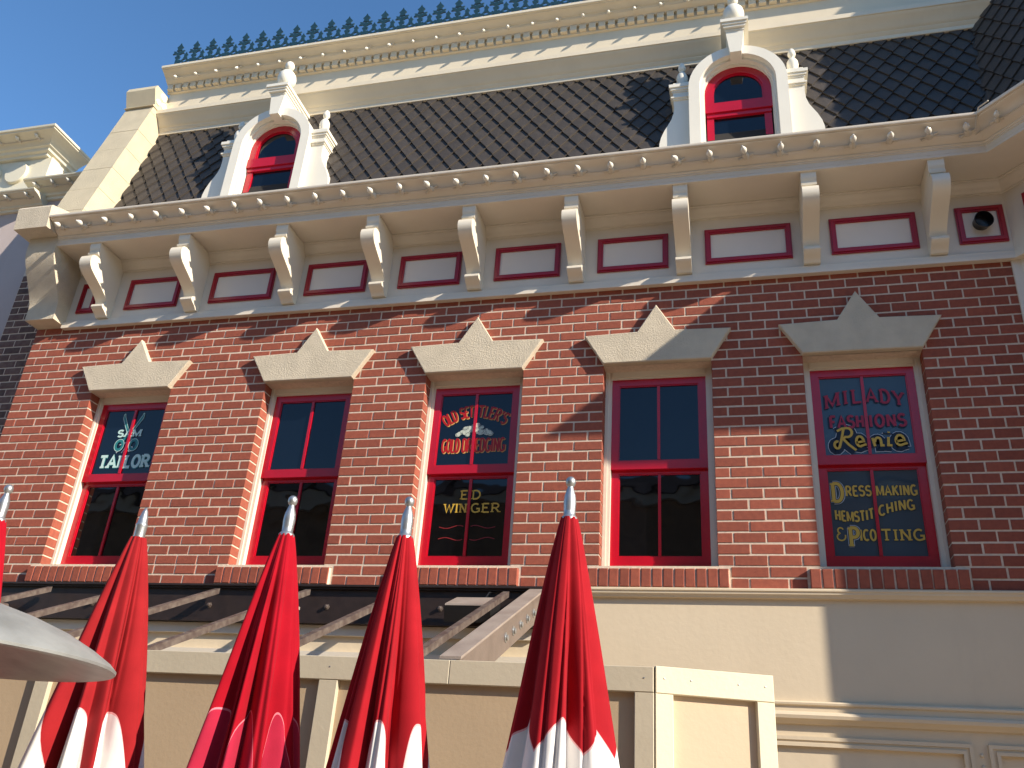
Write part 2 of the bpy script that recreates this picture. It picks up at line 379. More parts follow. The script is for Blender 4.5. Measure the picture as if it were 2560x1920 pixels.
# ------------------------------------------------------------------ painted lettering: a small stroke alphabet
def arc(cx, cy, rx, ry, a0, a1, n=10):
    return [(cx + rx * math.cos(math.radians(a0 + (a1 - a0) * i / n)), cy + ry * math.sin(math.radians(a0 + (a1 - a0) * i / n))) for i in range(n + 1)]
G = {
 'A': (.72, [[(0.04, 0), (.36, 1), (.68, 0)], [(.16, .34), (.56, .34)]]), 'B': (.62, [[(.08, 0), (.08, 1)], [(.08, 1), (.3, 1)] + arc(.32, .76, .24, .24, 80, -80, 6) + [(.08, .53)], [(.08, .53), (.32, .53)] + arc(.34, .27, .26, .27, 80, -80, 6) + [(.08, 0)]]),
 'C': (.66, [arc(.36, .5, .3, .5, 50, 310, 14)]), 'D': (.66, [[(.1, 0), (.1, 1)], [(.1, 1), (.3, 1)] + arc(.3, .5, .3, .5, 85, -85, 10) + [(.3, 0), (.1, 0)]]),
 'E': (.58, [[(.1, 0), (.1, 1)], [(.1, 1), (.54, 1)], [(.1, .52), (.44, .52)], [(.1, 0), (.56, 0)]]), 'F': (.56, [[(.1, 0), (.1, 1)], [(.1, 1), (.54, 1)], [(.1, .52), (.44, .52)]]),
 'G': (.7, [arc(.36, .5, .3, .5, 50, 290, 14) + [(.64, .12), (.64, .42), (.42, .42)]]), 'H': (.68, [[(.1, 0), (.1, 1)], [(.58, 0), (.58, 1)], [(.1, .5), (.58, .5)]]),
 'I': (.3, [[(.15, 0), (.15, 1)]]), 'K': (.66, [[(.1, 0), (.1, 1)], [(.6, 1), (.14, .45)], [(.26, .58), (.62, 0)]]), 'L': (.54, [[(.1, 1), (.1, 0), (.52, 0)]]),
 'M': (.84, [[(.08, 0), (.08, 1)], [(.08, 1), (.42, .12), (.76, 1)], [(.76, 1), (.76, 0)]]), 'N': (.7, [[(.1, 0), (.1, 1)], [(.1, 1), (.6, 0)], [(.6, 0), (.6, 1)]]),
 'O': (.7, [arc(.35, .5, .29, .5, 90, 450, 20)]), 'P': (.6, [[(.1, 0), (.1, 1)], [(.1, 1), (.32, 1)] + arc(.32, .74, .24, .26, 85, -85, 8) + [(.1, .48)]]),
 'R': (.66, [[(.1, 0), (.1, 1)], [(.1, 1), (.32, 1)] + arc(.32, .74, .24, .26, 85, -85, 8) + [(.1, .48)], [(.32, .48), (.6, 0)]]),
 'S': (.6, [arc(.3, .75, .24, .25, 30, 260, 9)[:-1] + arc(.3, .26, .25, .26, 80, -150, 9)]), 'T': (.62, [[(.31, 0), (.31, 1)], [(.02, 1), (.6, 1)]]),
 'W': (.94, [[(.04, 1), (.26, 0), (.47, .9), (.68, 0), (.9, 1)]]), 'Y': (.68, [[(.04, 1), (.34, .45), (.64, 1)], [(.34, .45), (.34, 0)]]),
 "'": (.22, [[(.11, 1), (.07, .74)]]), ' ': (.32, []), '&': (.7, [arc(.34, .76, .2, .22, 20, 250, 8) + arc(.36, .28, .3, .28, 110, 350, 8) + [(.66, .42)]]),
 'r': (.9, [arc(.12, .22, .13, .17, 60, 320, 8) + [(.3, .35), (.48, .98)], [(.16, .88), (.42, 1.0)] + arc(.62, .80, .24, .22, 80, -110, 8) + [(.42, .50), (.66, .22), (.98, -.06)]]),
 'e': (.56, [[(.10, .30), (.42, .36)] + arc(.27, .36, .17, .24, 0, 300, 12) + [(.56, .22)]]), 'n': (.56, [[(.06, .5), (.14, .1)], [(.14, .3)] + arc(.28, .36, .12, .15, 150, 10, 6) + [(.4, .14), (.52, .14)]]),
 'i': (.3, [[(.14, .52), (.10, .14), (.26, .12)], [(.17, .72), (.18, .78)]]), 'h': (.5, [[(.22, 1), (.05, 0)], [(.1, .3)] + arc(.26, .36, .12, .14, 150, 10, 6) + [(.32, .02), (.46, .06)]]), 't': (.7, [[(.5, 1), (.2, 0)], [(.05, .82), (.4, .98), (.9, 1.1)]]),
}
def ribbon(m, pts, wd, lvl):
    pts = [Vector(p) for p in pts]
    closed = (pts[0] - pts[-1]).length < 1e-4
    if closed: pts = pts[:-1]
    n = len(pts); off = []
    for i in range(n):
        if closed: p0, p1 = pts[i - 1], pts[(i + 1) % n]
        else: p0, p1 = pts[max(i - 1, 0)], pts[min(i + 1, n - 1)]
        a = (pts[i] - p0); b = (p1 - pts[i]); a = a.normalized() if a.length > 1e-6 else b.normalized(); b = b.normalized() if b.length > 1e-6 else a
        na = Vector((-a.y, a.x)); nb = Vector((-b.y, b.x)); k = na + nb
        k = k / max(.45, k.dot(nb)) if k.length > .2 else na
        off.append(k * (wd / 2))
    vs = [(p + o).to_tuple() for p, o in zip(pts, off)] + [(p - o).to_tuple() for p, o in zip(pts, off)]
    rng = range(n) if closed else range(n - 1)
    m.add([(x, lvl, z) for x, z in vs], [(i, (i + 1) % n, n + (i + 1) % n, n + i) for i in rng])
def text_strokes(txt, x0, x1, z0, h, warp=None, serif=0.0, slant=0.0, gap=.10, split=None):
    out = []
    parts = [(txt, x0, x1)]
    if split is not None and "|" in txt:
        a, b = txt.split("|"); parts = [(a, x0, split - .017), (b, split + .017, x1)]
    for tx, xa, xb in parts:
        tot = sum(G[c][0] + gap for c in tx) - gap; sx = (xb - xa) / tot; cur = 0
        for ch in tx:
            gw, st = G[ch]
            for s_ in st:
                segs = [s_]
                if serif:
                    for e, nx in ((s_[0], s_[1]), (s_[-1], s_[-2])):
                        if (e[1] < .02 or e[1] > .98) and abs(nx[1] - e[1]) > .5 * abs(nx[0] - e[0]):
                            yy = e[1] + (.035 if e[1] < .5 else -.035); segs.append([(e[0] - serif, yy), (e[0] + serif, yy)])
                for k, q in enumerate(segs):
                    pts = []
                    for (px, py) in q:
                        X = xa + (cur + px) * sx + slant * py * h; Z = z0 + py * h
                        if warp: X, Z = warp((X - x0) / (x1 - x0), X, py, h, z0)
                        pts.append((X, Z))
                    out.append((pts, k > 0))
            cur += gw + gap
    return out
def letters(name, strokes, wd, m, parent, yy, dx=0, dz=0):
    mbx = MB()
    for i, (pts, ser) in enumerate(strokes):
        ribbon(mbx, [(x + dx, z + dz) for x, z in pts], wd * (.62 if ser else 1), yy - .00018 * (i % 9))
    return mbx.build(name, m, parent)

# ------------------------------------------------------------------ sash windows
def sash_window(a, label, blue=False):
    x0, x1 = a, a + WW
    fr = MB()
    fr.box(x0 + .001, x0 + .026, .115, .21, ZS + .012, 4.925); fr.box(x0 + .026, x0 + .052, .124, .21, ZS + .012, 4.925)
    fr.box(x1 - .026, x1 - .001, .115, .21, ZS + .012, 4.925); fr.box(x1 - .052, x1 - .026, .124, .21, ZS + .012, 4.925)
    fr.box(x0 + .052, x1 - .052, .117, .21, 4.868, 4.925); fr.box(x0 + .052, x1 - .052, .126, .21, 4.85, 4.868)
    fr.box(x0 + .03, x1 - .03, .098, .21, ZS + .008, ZS + .024)
    win = fr.build("window", "cream_paint", B); win["label"] = label
    xa, xb = x0 + .052, x1 - .052; xm = (x0 + x1) / 2
    up = MB().frame_y(xa, xb, 4.085, 4.852, .056, .056, .068, .058, .132, .168)
    up.frame_y(xa + .056, xb - .056, 4.153, 4.794, .008, .008, .008, .008, .140, .160)
    up.box(xm - .011, xm + .011, .136, .164, 4.161, 4.786)
    up.build("sash", "red_paint", win)
    lo = MB().frame_y(xa, xb, ZS + .025, 4.10, .058, .058, .088, .040, .170, .206)
    lo.frame_y(xa + .058, xb - .058, ZS + .113, 4.06, .008, .008, .008, .008, .178, .198)
    lo.box(xm - .011, xm + .011, .174, .202, ZS + .121, 4.052)
    lo.build("sash", "red_paint", win)
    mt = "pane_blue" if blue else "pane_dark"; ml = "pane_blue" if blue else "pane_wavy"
    for z0, z1, y, m in ((4.155, 4.792, .151, mt), (ZS + .115, 4.058, .189, ml)):
        for p, q in ((xa + .058, xm - .004), (xm + .004, xb - .058)):
            MB().box(p, q, y, y + .005, z0, z1).build("pane", m, win)
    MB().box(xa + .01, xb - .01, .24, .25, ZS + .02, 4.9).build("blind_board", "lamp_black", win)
    return win
WL = ["sash window lettered with teal scissors and tailor sign", "plain dark sash window between tailor and gold lettering", "sash window with red and gold dredging lettering", "plain dark sash window half crossed by the diagonal shadow", "sash window in shade with crimson and gold fashion lettering"]
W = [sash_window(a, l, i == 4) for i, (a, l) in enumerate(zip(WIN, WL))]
YU, YL = .1475, .1855
# tailor window
c = WIN[0] + WW / 2
w1 = W[0]; xo = WIN[0]
def scissors():
    m1 = MB(); m2 = MB(); cx, cz = c - .012, 4.555
    for s in (-1, 1):
        bl = [(cx + s * .006, cz - .015), (cx - s * .085, cz + .165), (cx - s * .098, cz + .2), (cx - s * .110, cz + .19), (cx - s * .108, cz + .15), (cx - s * .022, cz - .005)]
        if s < 0: bl = bl[::-1]
        m1.add([(x, YU - .0003 * (2 + s), z) for x, z in bl], [tuple(range(len(bl)))])
        ribbon(m2, bl + [bl[0]], .005, YU - .0012)
        ribbon(m1, [(cx, cz), (cx + s * .05, cz - .075)], .024, YU - .0016)
        ribbon(m1, arc(cx + s * .075, cz - .115, .036, .046, 0, 360, 16), .026, YU - .0018 - .0001 * s)
        ribbon(m2, arc(cx + s * .075, cz - .115, .050, .060, 0, 360, 16), .005, YU - .0021 - .0001 * s)
    m1.build("scissors_emblem", "letter_teal_dark", w1); m2.build("emblem_outline", "letter_teal", w1)
scissors()
letters("lettering", text_strokes("SAM", c - .135, c + .115, 4.525, .062, serif=.13), .017, "letter_teal", w1, YU - .0025)
letters("lettering", text_strokes("the", c - .115, c + .055, 4.365, .095, slant=.35), .009, "letter_silver", w1, YU)
ts = text_strokes("TAI|LOR", c - .245, c + .275, 4.225, .108, serif=.17, split=c)
letters("lettering_shadow", ts, .036, "letter_teal_dark", w1, YU, .003, -.003); letters("lettering", ts, .026, "letter_teal", w1, YU - .002)
# gold dredging window
c = WIN[2] + WW / 2; w3 = W[2]
def arcwarp(t, X, py, h, z0):
    a = (t - .5) * 1.25; R = .42; r = R + py * h
    return c + r * math.sin(a), z0 - R + r * math.cos(a) * 1.0
ts = text_strokes("OLD SET|TLER'S", c - .25, c + .25, 4.585, .098, warp=arcwarp, serif=.12, gap=.06, split=c)
letters("lettering_shadow", ts, .019, "letter_orange", w3, YU, .005, -.005); letters("lettering", ts, .015, "letter_red", w3, YU - .002)
ts = text_strokes("GOLD DR|EDGING", c - .268, c + .268, 4.275, .112, serif=.12, gap=.06, split=c)
letters("lettering_shadow", ts, .019, "letter_orange", w3, YU, .005, -.005); letters("lettering", ts, .015, "letter_red", w3, YU - .002)
m1 = MB(); m2 = MB(); rr = random.Random(3); k = 0
for i in range(46):
    t = rr.uniform(-1, 1); zz = rr.uniform(0, 1) * (1 - abs(t) ** 1.3); r = rr.uniform(.012, .021)
    m1.add([(c + t * .145 + r * math.cos(q * .785) * 1.2, YU - .00012 * i, 4.425 + zz * .105 + r * math.sin(q * .785)) for q in range(8)], [tuple(range(8))])
    ribbon(m2, arc(c + t * .145, 4.425 + zz * .105, r * .8, r * .65, 20 + i * 37, 170 + i * 37, 5), .0035, YU - .00012 * i - .00006)
m1.build("nugget_pile_emblem", "letter_pale", w3); m2.build("emblem_outline", "letter_navy", w3)
letters("lettering", text_strokes("E", c - .078, c - .017, 3.885, .070, serif=.13), .013, "letter_gold", w3, YL)
letters("lettering", text_strokes("D", c + .017, c + .09, 3.885, .070, serif=.13), .013, "letter_gold", w3, YL)
letters("lettering", text_strokes("WIN|GER", c - .205, c + .255, 3.775, .070, serif=.13, gap=.12, split=c), .013, "letter_gold", w3, YL)
fl = MB()
for zb, sg in ((3.655, 1), (3.560, -1)):
    for s in (-1, 1):
        ribbon(fl, [(c + s * (.03 + .2 * i / 14), zb + sg * .013 * math.sin(i / 14 * 6.0 + .4) * (1 - .3 * i / 14)) for i in range(15)], .0065, YL - .0002 * (s + 2))
fl.build("painted_flourish", "letter_line", w3)
# fashion window
c = WIN[4] + WW / 2; w5 = W[4]
def bow(t, X, py, h, z0): return X, z0 + py * h + .045 * (1 - (2 * t - 1) ** 2) - .01
ts = text_strokes("MIL|ADY", c - .275, c + .275, 4.545, .105, warp=bow, serif=.12, gap=.2, split=c)
letters("lettering_shadow", ts, .030, "letter_navy", w5, YU, -.006, -.005); letters("lettering", ts, .018, "letter_crimson", w5, YU - .002)
ts = text_strokes("FASH|IONS", c - .255, c + .272, 4.378, .092, gap=.16, split=c)
letters("lettering_shadow", ts, .030, "letter_navy", w5, YU, -.006, -.005); letters("lettering", ts, .019, "letter_crimson", w5, YU - .002)
ts = text_strokes("re|nie", c - .235, c + .26, 4.205, .165, gap=.02, split=c)
letters("lettering_outline", ts, .082, "letter_white", w5, YU, -.006, -.010); letters("lettering_shadow", ts, .072, "letter_navy", w5, YU - .002, -.006, -.010); letters("lettering", ts, .018, "letter_gold", w5, YU - .0042)
for txt, x0, x1, z0, h, wp, sf, big in (("RESS|MAKING", c - .19, c + .285, 3.862, .072, None, 0, ("D", c - .285, c - .205, 3.822, .135)), ("HEMSTIT|CHING", c - .275, c + .255, 3.685, .070, lambda t, X, py, h, z0: (X, z0 + py * h + .026 * -math.sin((t - .02) * 5.6) + .05 * t), 0, None), ("ICO|TING", c - .125, c + .295, 3.535, .075, None, .13, ("P", c - .195, c - .13, 3.495, .130))):
    ts = text_strokes(txt, x0, x1, z0, h, warp=wp, serif=sf, gap=.12, split=c)
    letters("lettering_shadow", ts, .021, "letter_navy", w5, YL, 0, -.001); letters("lettering", ts, .0135, "letter_gold", w5, YL - .002)
    if big:
        ts = text_strokes(big[0], big[1], big[2], big[3], big[4], serif=.16)
        letters("lettering_outline", ts, .042, "letter_white", w5, YL); letters("lettering_shadow", ts, .034, "letter_navy", w5, YL - .002); letters("lettering", ts, .024, "letter_gold", w5, YL - .004)
letters("lettering", text_strokes("&", c - .28, c - .215, 3.535, .095), .010, "letter_gold", w5, YL)

# ------------------------------------------------------------------ frieze, trim, cornice
MB().sweep([(.015, 6.30), (.02, 6.30), (.02, 5.695)], PATH, caps=False).build("frieze", "cream_paint", B)
MB().sweep([(.0, 5.715), (.030, 5.702), (.046, 5.690), (.046, 5.657), (.040, 5.655), (.040, 5.650), (.058, 5.650), (.058, 5.617), (.0, 5.622)], PATH).build("frieze_trim", "cream_paint", B)
MB().sweep([(.018, 6.235), (.028, 6.238), (.030, 6.252), (.038, 6.256), (.048, 6.276), (.066, 6.298), (.084, 6.310), (.086, 6.322), (.10, 6.326), (.10, 6.336)], PATH).build("bed_mould", "cream_paint", B, smooth=50)
crown = [(.02, 6.337), (.395, 6.337), (.395, 6.331), (.42, 6.331), (.42, 6.352), (.4175, 6.353), (.4175, 6.356), (.42, 6.357), (.42, 6.398), (.427, 6.400), (.427, 6.412), (.436, 6.416), (.440, 6.424), (.437, 6.432), (.446, 6.438), (.458, 6.444), (.476, 6.454), (.492, 6.468), (.505, 6.484), (.520, 6.500), (.540, 6.513), (.562, 6.522), (.582, 6.527), (.588, 6.532), (.588, 6.540), (.606, 6.540), (.610, 6.546), (.610, 6.563), (.59, 6.572), (-.05, 6.60)]
MB().sweep(crown, PATH).build("cornice", "cream_paint", B, smooth=35)
# brackets
BR = [-3.394, -2.42, -1.41, -.523, .363, 1.255, 2.149, 3.138, 4.058]
bw = .062
scroll = [(-.01, 5.698), (-.075, 5.698), (-.085, 5.712), (-.100, 5.724), (-.125, 5.738), (-.152, 5.752), (-.166, 5.768), (-.164, 5.786), (-.150, 5.800), (-.128, 5.806), (-.121, 5.822), (-.130, 5.845), (-.152, 5.866), (-.190, 5.892), (-.245, 5.926), (-.310, 5.958), (-.370, 5.988), (-.418, 6.014), (-.448, 6.042), (-.464, 6.075), (-.468, 6.110), (-.460, 6.142), (-.440, 6.162), (-.410, 6.172), (-.01, 6.172)]
cap = [(-.01, 6.172), (-.36, 6.172), (-.366, 6.190), (-.40, 6.205), (-.405, 6.222), (-.385, 6.228), (-.388, 6.250), (-.398, 6.275), (-.402, 6.300), (-.402, 6.3315), (-.01, 6.3315)]
mbk = MB().prism_x(scroll, -bw, bw); me_s = mbk.mesh("bracket"); shade(me_s, 32); me_s.materials.append(MATS["bracket_cream"])
mbc = MB().prism_x(cap, -bw + .004, bw - .004); me_c = mbc.mesh("bracket_cap"); me_c.materials.append(MATS["bracket_cream"])
for x in BR:
    o = inst("bracket", me_s, B, (x, 0, 0)); inst("bracket_cap", me_c, o)
# frieze panels
PAN = [(-3.745, -3.55), (-3.20, -2.62), (-2.275, -1.62), (-1.286, -.68), (-.369, .21), (.521, 1.105), (1.426, 2.02), (2.318, 3.002), (3.295, 3.939), (4.222, 4.562)]
for i, (xa, xb) in enumerate(PAN):
    m0 = MB(); z0, z1 = 5.79, 6.125
    for d, y0 in ((0, -.036), (.012, -.046), (.034, -.040)):
        wv = (.012, .022, .014)[(0, .012, .034).index(d)]
        m0.frame_y(xa + d, xb - d, z0 + d, z1 - d, wv, wv, wv, wv, y0, -.02)
    po = m0.build("frieze_panel", "dark_red_paint", B)
    MB().box(xa + .048, xb - .048, -.026, -.0202, z0 + .048, z1 - .048).build("panel_field", "panel_white", po)
# bay frieze panel
bA = Vector((math.cos(BA), -math.sin(BA))); bN = Vector((-math.sin(BA), -math.cos(BA)))
def bay(s, d, z): p = P1 + bA * s + bN * d; return (p.x, p.y, z)
m0 = MB()
for (s0, s1, z0, z1) in ((.16, 1.02, 5.79, 5.838), (.16, 1.02, 6.077, 6.125), (.16, .208, 5.838, 6.077), (.972, 1.02, 5.838, 6.077)):
    v = [bay(s, d, z) for z in (z0, z1) for s, d in ((s0, .02), (s1, .02), (s1, .046), (s0, .046))]
    m0.add(v, [(0, 1, 2, 3), (7, 6, 5, 4), (0, 4, 5, 1), (1, 5, 6, 2), (2, 6, 7, 3), (3, 7, 4, 0)])
m0.build("frieze_panel", "dark_red_paint", B)
# vent spout in the last frieze panel
cx, cz = 4.39, 5.965
v0 = MB().lathe([(.060, 0), (.063, .04), (.070, .075), (.066, .078), (.056, .045), (.052, .01), (.0, .008)], (cx, -.03, cz), 24, (0.10, -.86, -.12))
v0.build("vent_spout", "black_rubber", B, smooth=60)

# ------------------------------------------------------------------ bay at the right
MB().sweep([(0, 0), (0, 6.3)], PATH, segs=[1, 2], caps=False).build("bay_wall", "cream_paint", B)
MB().box(XR - .045, XR + .03, -.02, .04, ZB, 5.62).build("corner_board", "cream_paint", B)

# ------------------------------------------------------------------ roof
RS = .24; RY0 = -.02; RZ0 = 6.56        # plane: y = RY0 + (z-RZ0)*RS
def rd(z): return -(RY0 + (z - RZ0) * RS)
roof = MB().sweep([(rd(6.5), 6.5), (rd(8.75), 8.75)], PATH, segs=[0], caps=False).build("roof", "slate_deck", B)
broof = MB().sweep([(rd(6.5), 6.5), (rd(10.8), 10.8)], PATH, segs=[1, 2], caps=False).build("bay_roof", "slate_deck", B)
SWd, SHt = .1655, .253
th = math.atan(RS)
sl = MB(); a_, b_ = SWd / 2 - .0012, SHt / 2 - .0015; st = .030
sl.add([(0, -.004, b_), (-a_, -.004 - st / 2, 0), (0, -.004 - st, -b_), (a_, -.004 - st / 2, 0), (0, -.0065 - st / 2, 0), (-a_, .004, 0), (0, .002, -b_), (a_, .004, 0)],
       [(0, 1, 4), (1, 2, 4), (2, 3, 4), (3, 0, 4), (1, 5, 6, 2), (2, 6, 7, 3)])
slme = sl.mesh("slate"); slme.materials.append(MATS["slate"])
Rm = Matrix.Rotation(-th, 3, 'X')
def slate_list(u0, u1, z1, origin, along, inward, clip):
    out = []; r = 0; cs = math.cos(th); n = int((z1 - 6.48) / (SHt / 2 * cs)) + 1
    for r in range(n):
        z = 6.50 + r * SHt / 2 * cs
        x = u0 + (SWd / 2 if r % 2 else 0)
        while x < u1:
            if clip(x, z):
                y = -rd(z); p = Vector((origin.x + along.x * x + inward.x * y, origin.y + along.y * x + inward.y * y, z)); out.append(p)
            x += SWd
    return out
kk = math.tan(BA / 2)
main = slate_list(-3.80, 5.0, 8.55, Vector((0, 0)), Vector((1, 0)), Vector((0, 1)), lambda x, z: x < XR + kk * (-rd(z)) + .06)
bays = slate_list(-.8, 2.6, 10.7, P1, bA, -bN, lambda s, z: s > kk * rd(z) - .06 and s < BT + kk * rd(z) * -1 + .05)
def inside_dormer(p): return any(abs(p.x - dc) < .36 and p.z < 7.75 for dc in (-2.04, 2.653))
allS = [(p, 0.0, roof) for p in main if not inside_dormer(p)] + [(p, -BA, broof) for p in bays]
def sarea(t):
    q = project(t[0]); on = -40 < q[0] < 2600 and -40 < q[1] < 1960
    return (1 if on else 0, -(t[0] - CAM).length)
allS.sort(key=sarea, reverse=True)
rest = {roof: MB(), broof: MB()}; tones = {roof: [], broof: []}
for i, (p, rz, par) in enumerate(allS):
    M3 = Matrix.Rotation(rz, 3, 'Z') @ Matrix.Rotation(-th, 3, 'X') @ Matrix.Rotation(random.uniform(-.012, .012), 3, 'Y')
    if i < 300:
        o = inst("slate", slme, par, p); o.rotation_euler = M3.to_euler()
    else:
        n0 = len(rest[par].f); rest[par].add([M3 @ Vector(v) + p for v in sl.v], sl.f); tones[par] += [random.random()] * (len(rest[par].f) - n0)
for par in rest:
    if rest[par].v:
        o = rest[par].build("slate_field", "slate", par); o["kind"] = "stuff"; tone_attr(o.data, tones[par])

# ------------------------------------------------------------------ end pilaster: cap block, corbel, stone coping
pil = MB().prism_x([(-.0, 5.655), (-.18, 5.655), (-.18, 5.78), (-.19, 5.84), (-.215, 5.89), (-.25, 5.95), (-.29, 6.01), (-.345, 6.095), (-.385, 6.165), (-.415, 6.225), (-.43, 6.29), (-.43, 6.36), (-.43, 6.436), (.3, 6.436), (.3, 5.655)][::-1], -4.166, -3.836).build("end_corbel", "stucco", B, smooth=30)
MB().prism_x([(.2, 6.437), (-.60, 6.437), (-.622, 6.66), (-.612, 6.682), (-.41, 6.748), (.2, 6.76)][::-1], -4.225, -3.842).build("cap_block", "stucco", pil)
cop = MB().prism_x([(-.28, 6.6), (.19, 8.66), (.75, 8.66), (.30, 6.6)][::-1], -4.19, -3.85).build("coping", "coping_stone", B)
zz = [6.60, 6.90, 7.245, 7.584, 7.929, 8.262, 8.617, 8.70]
for i in range(len(zz) - 1):
    f = lambda z: -.263 + (z - 6.883) * .257
    z0, z1 = zz[i] + .002, zz[i + 1] - .002; e = random.uniform(-.003, .003)
    MB().prism_x([(f(z0) + e, z0), (f(z1) + e, z1), (f(z1) + .55, z1), (f(z0) + .55, z0)][::-1], -4.205, -3.836).build("stone_block", "coping_stone", cop)
MB().prism_x([(.175, 8.704), (.205, 8.74), (.135, 8.92), (.16, 8.985), (.85, 9.0), (.85, 8.704)][::-1], -4.215, -3.828).build("coping_cap", "coping_stone", cop)
sc = MB()
for k, (yy, z, r) in enumerate(((.30, 8.92, .055), (.34, 8.82, .05), (.42, 8.76, .045), (.24, 8.80, .04))):
    sc.lathe([(r, 0), (r * .9, .012), (r * .5, .016), (.006, .02)], (-3.83, yy, z), 14, (1, 0, 0))
sc.build("carved_scroll", "dormer_cream", cop, smooth=50)

# ------------------------------------------------------------------ upper cornice and cresting
UP = [(-3.834, 0), (5.6, 0)]
uc = [(-.50, 8.447), (-.402, 8.447), (-.398, 8.452), (-.398, 8.492), (-.390, 8.498), (-.384, 8.512), (-.378, 8.520), (-.378, 8.528), (-.366, 8.536), (-.352, 8.556), (-.338, 8.580), (-.320, 8.604), (-.300, 8.625), (-.284, 8.640), (-.280, 8.652), (-.268, 8.656), (-.268, 8.708), (-.275, 8.716), (-.386, 8.73), (-.386, 9.06)]
MB().sweep(uc, UP).build("upper_entablature", "upper_cream", B, smooth=35)
ucr = [(-.386, 9.055), (-.362, 9.06), (-.362, 9.150), (-.330, 9.150), (-.326, 9.160), (-.314, 9.166), (-.300, 9.176), (-.282, 9.192), (-.268, 9.206), (-.262, 9.214), (-.252, 9.216), (-.240, 9.226), (-.222, 9.240), (-.200, 9.250), (-.186, 9.254), (-.184, 9.262), (-.168, 9.264), (-.162, 9.270), (-.162, 9.300), (-.6, 9.32)]
UP2 = [(-3.86, 0), (5.6, 0)]
up = MB().sweep(ucr, UP2).build("upper_cornice", "upper_cream", B, smooth=35)
dme = MB().bbox(-.036, .036, .322, .37, 9.078, 9.150, .004).mesh("dentil"); dme.materials.append(MATS["upper_cream"])
x = -3.808
while x < 3.6:
    inst("dentil", dme, up, (x, 0, 0)); x += .1008
crest = MB().box(-3.92, 4.6, .294, .306, 9.30, 9.333).build("cresting", "crest_iron", B)
t1 = .007
def crest_unit():
    m = MB()
    P = lambda pts: m.prism_y([(x * 1.25, z) for x, z in pts[::-1]], .300 - t1, .300 + t1)
    P([(-.016, 9.34), (.016, 9.34), (.013, 9.66), (-.013, 9.66)])                       # shaft
    P([(0, 9.80), (.012, 9.765), (.036, 9.728), (.020, 9.705), (.030, 9.672), (-.030, 9.672), (-.020, 9.705), (-.036, 9.728), (-.012, 9.765)])
    for s in (-1, 1):
        q = [(s * .012, 9.640), (s * .034, 9.668), (s * .062, 9.672), (s * .050, 9.648), (s * .064, 9.622), (s * .036, 9.620), (s * .012, 9.60)]
        P(q if s > 0 else q[::-1])
        q = [(s * .012, 9.585), (s * .03, 9.572), (s * .024, 9.552), (s * .012, 9.545)]
        P(q if s > 0 else q[::-1])
    me = m.mesh("crest_spike"); me.materials.append(MATS["crest_iron"]); return me
def crest_half():
    m = MB()
    P = lambda pts: m.prism_y(pts[::-1], .300 - t1 + .001, .300 + t1 - .001)
    P([(-.098, 9.505), (-.075, 9.525), (-.055, 9.505), (-.034, 9.520), (-.034, 9.478), (-.055, 9.485), (-.075, 9.465), (-.098, 9.485)])
    P([(.034, 9.520), (.055, 9.505), (.075, 9.525), (.098, 9.505), (.098, 9.485), (.075, 9.465), (.055, 9.485), (.034, 9.478)])
    m.strip_y([(.046 * math.cos(a), 9.499 + .040 * math.sin(a)) for a in [i * math.pi / 4 for i in range(9)]], [(.026 * math.cos(a), 9.499 + .022 * math.sin(a)) for a in [i * math.pi / 4 for i in range(9)]], .3 - t1, .3 + t1)
    P([(0, 9.640), (.010, 9.615), (.030, 9.590), (.018, 9.575), (.026, 9.535), (-.026, 9.535), (-.018, 9.575), (-.030, 9.590), (-.010, 9.615)])
    P([(-.018, 9.462), (.018, 9.462), (.034, 9.445), (.018, 9.425), (.040, 9.395), (.058, 9.372), (.05, 9.34), (-.05, 9.34), (-.058, 9.372), (-.040, 9.395), (-.018, 9.425), (-.034, 9.445)])
    me = m.mesh("crest_ring"); me.materials.append(MATS["crest_iron"]); return me
cu, ch = crest_unit(), crest_half()
x = -3.811
while x < 1.6:
    inst("crest_spike", cu, crest, (x, 0, 0)); inst("crest_ring", ch, crest, (x + .11, 0, 0)); x += .2208

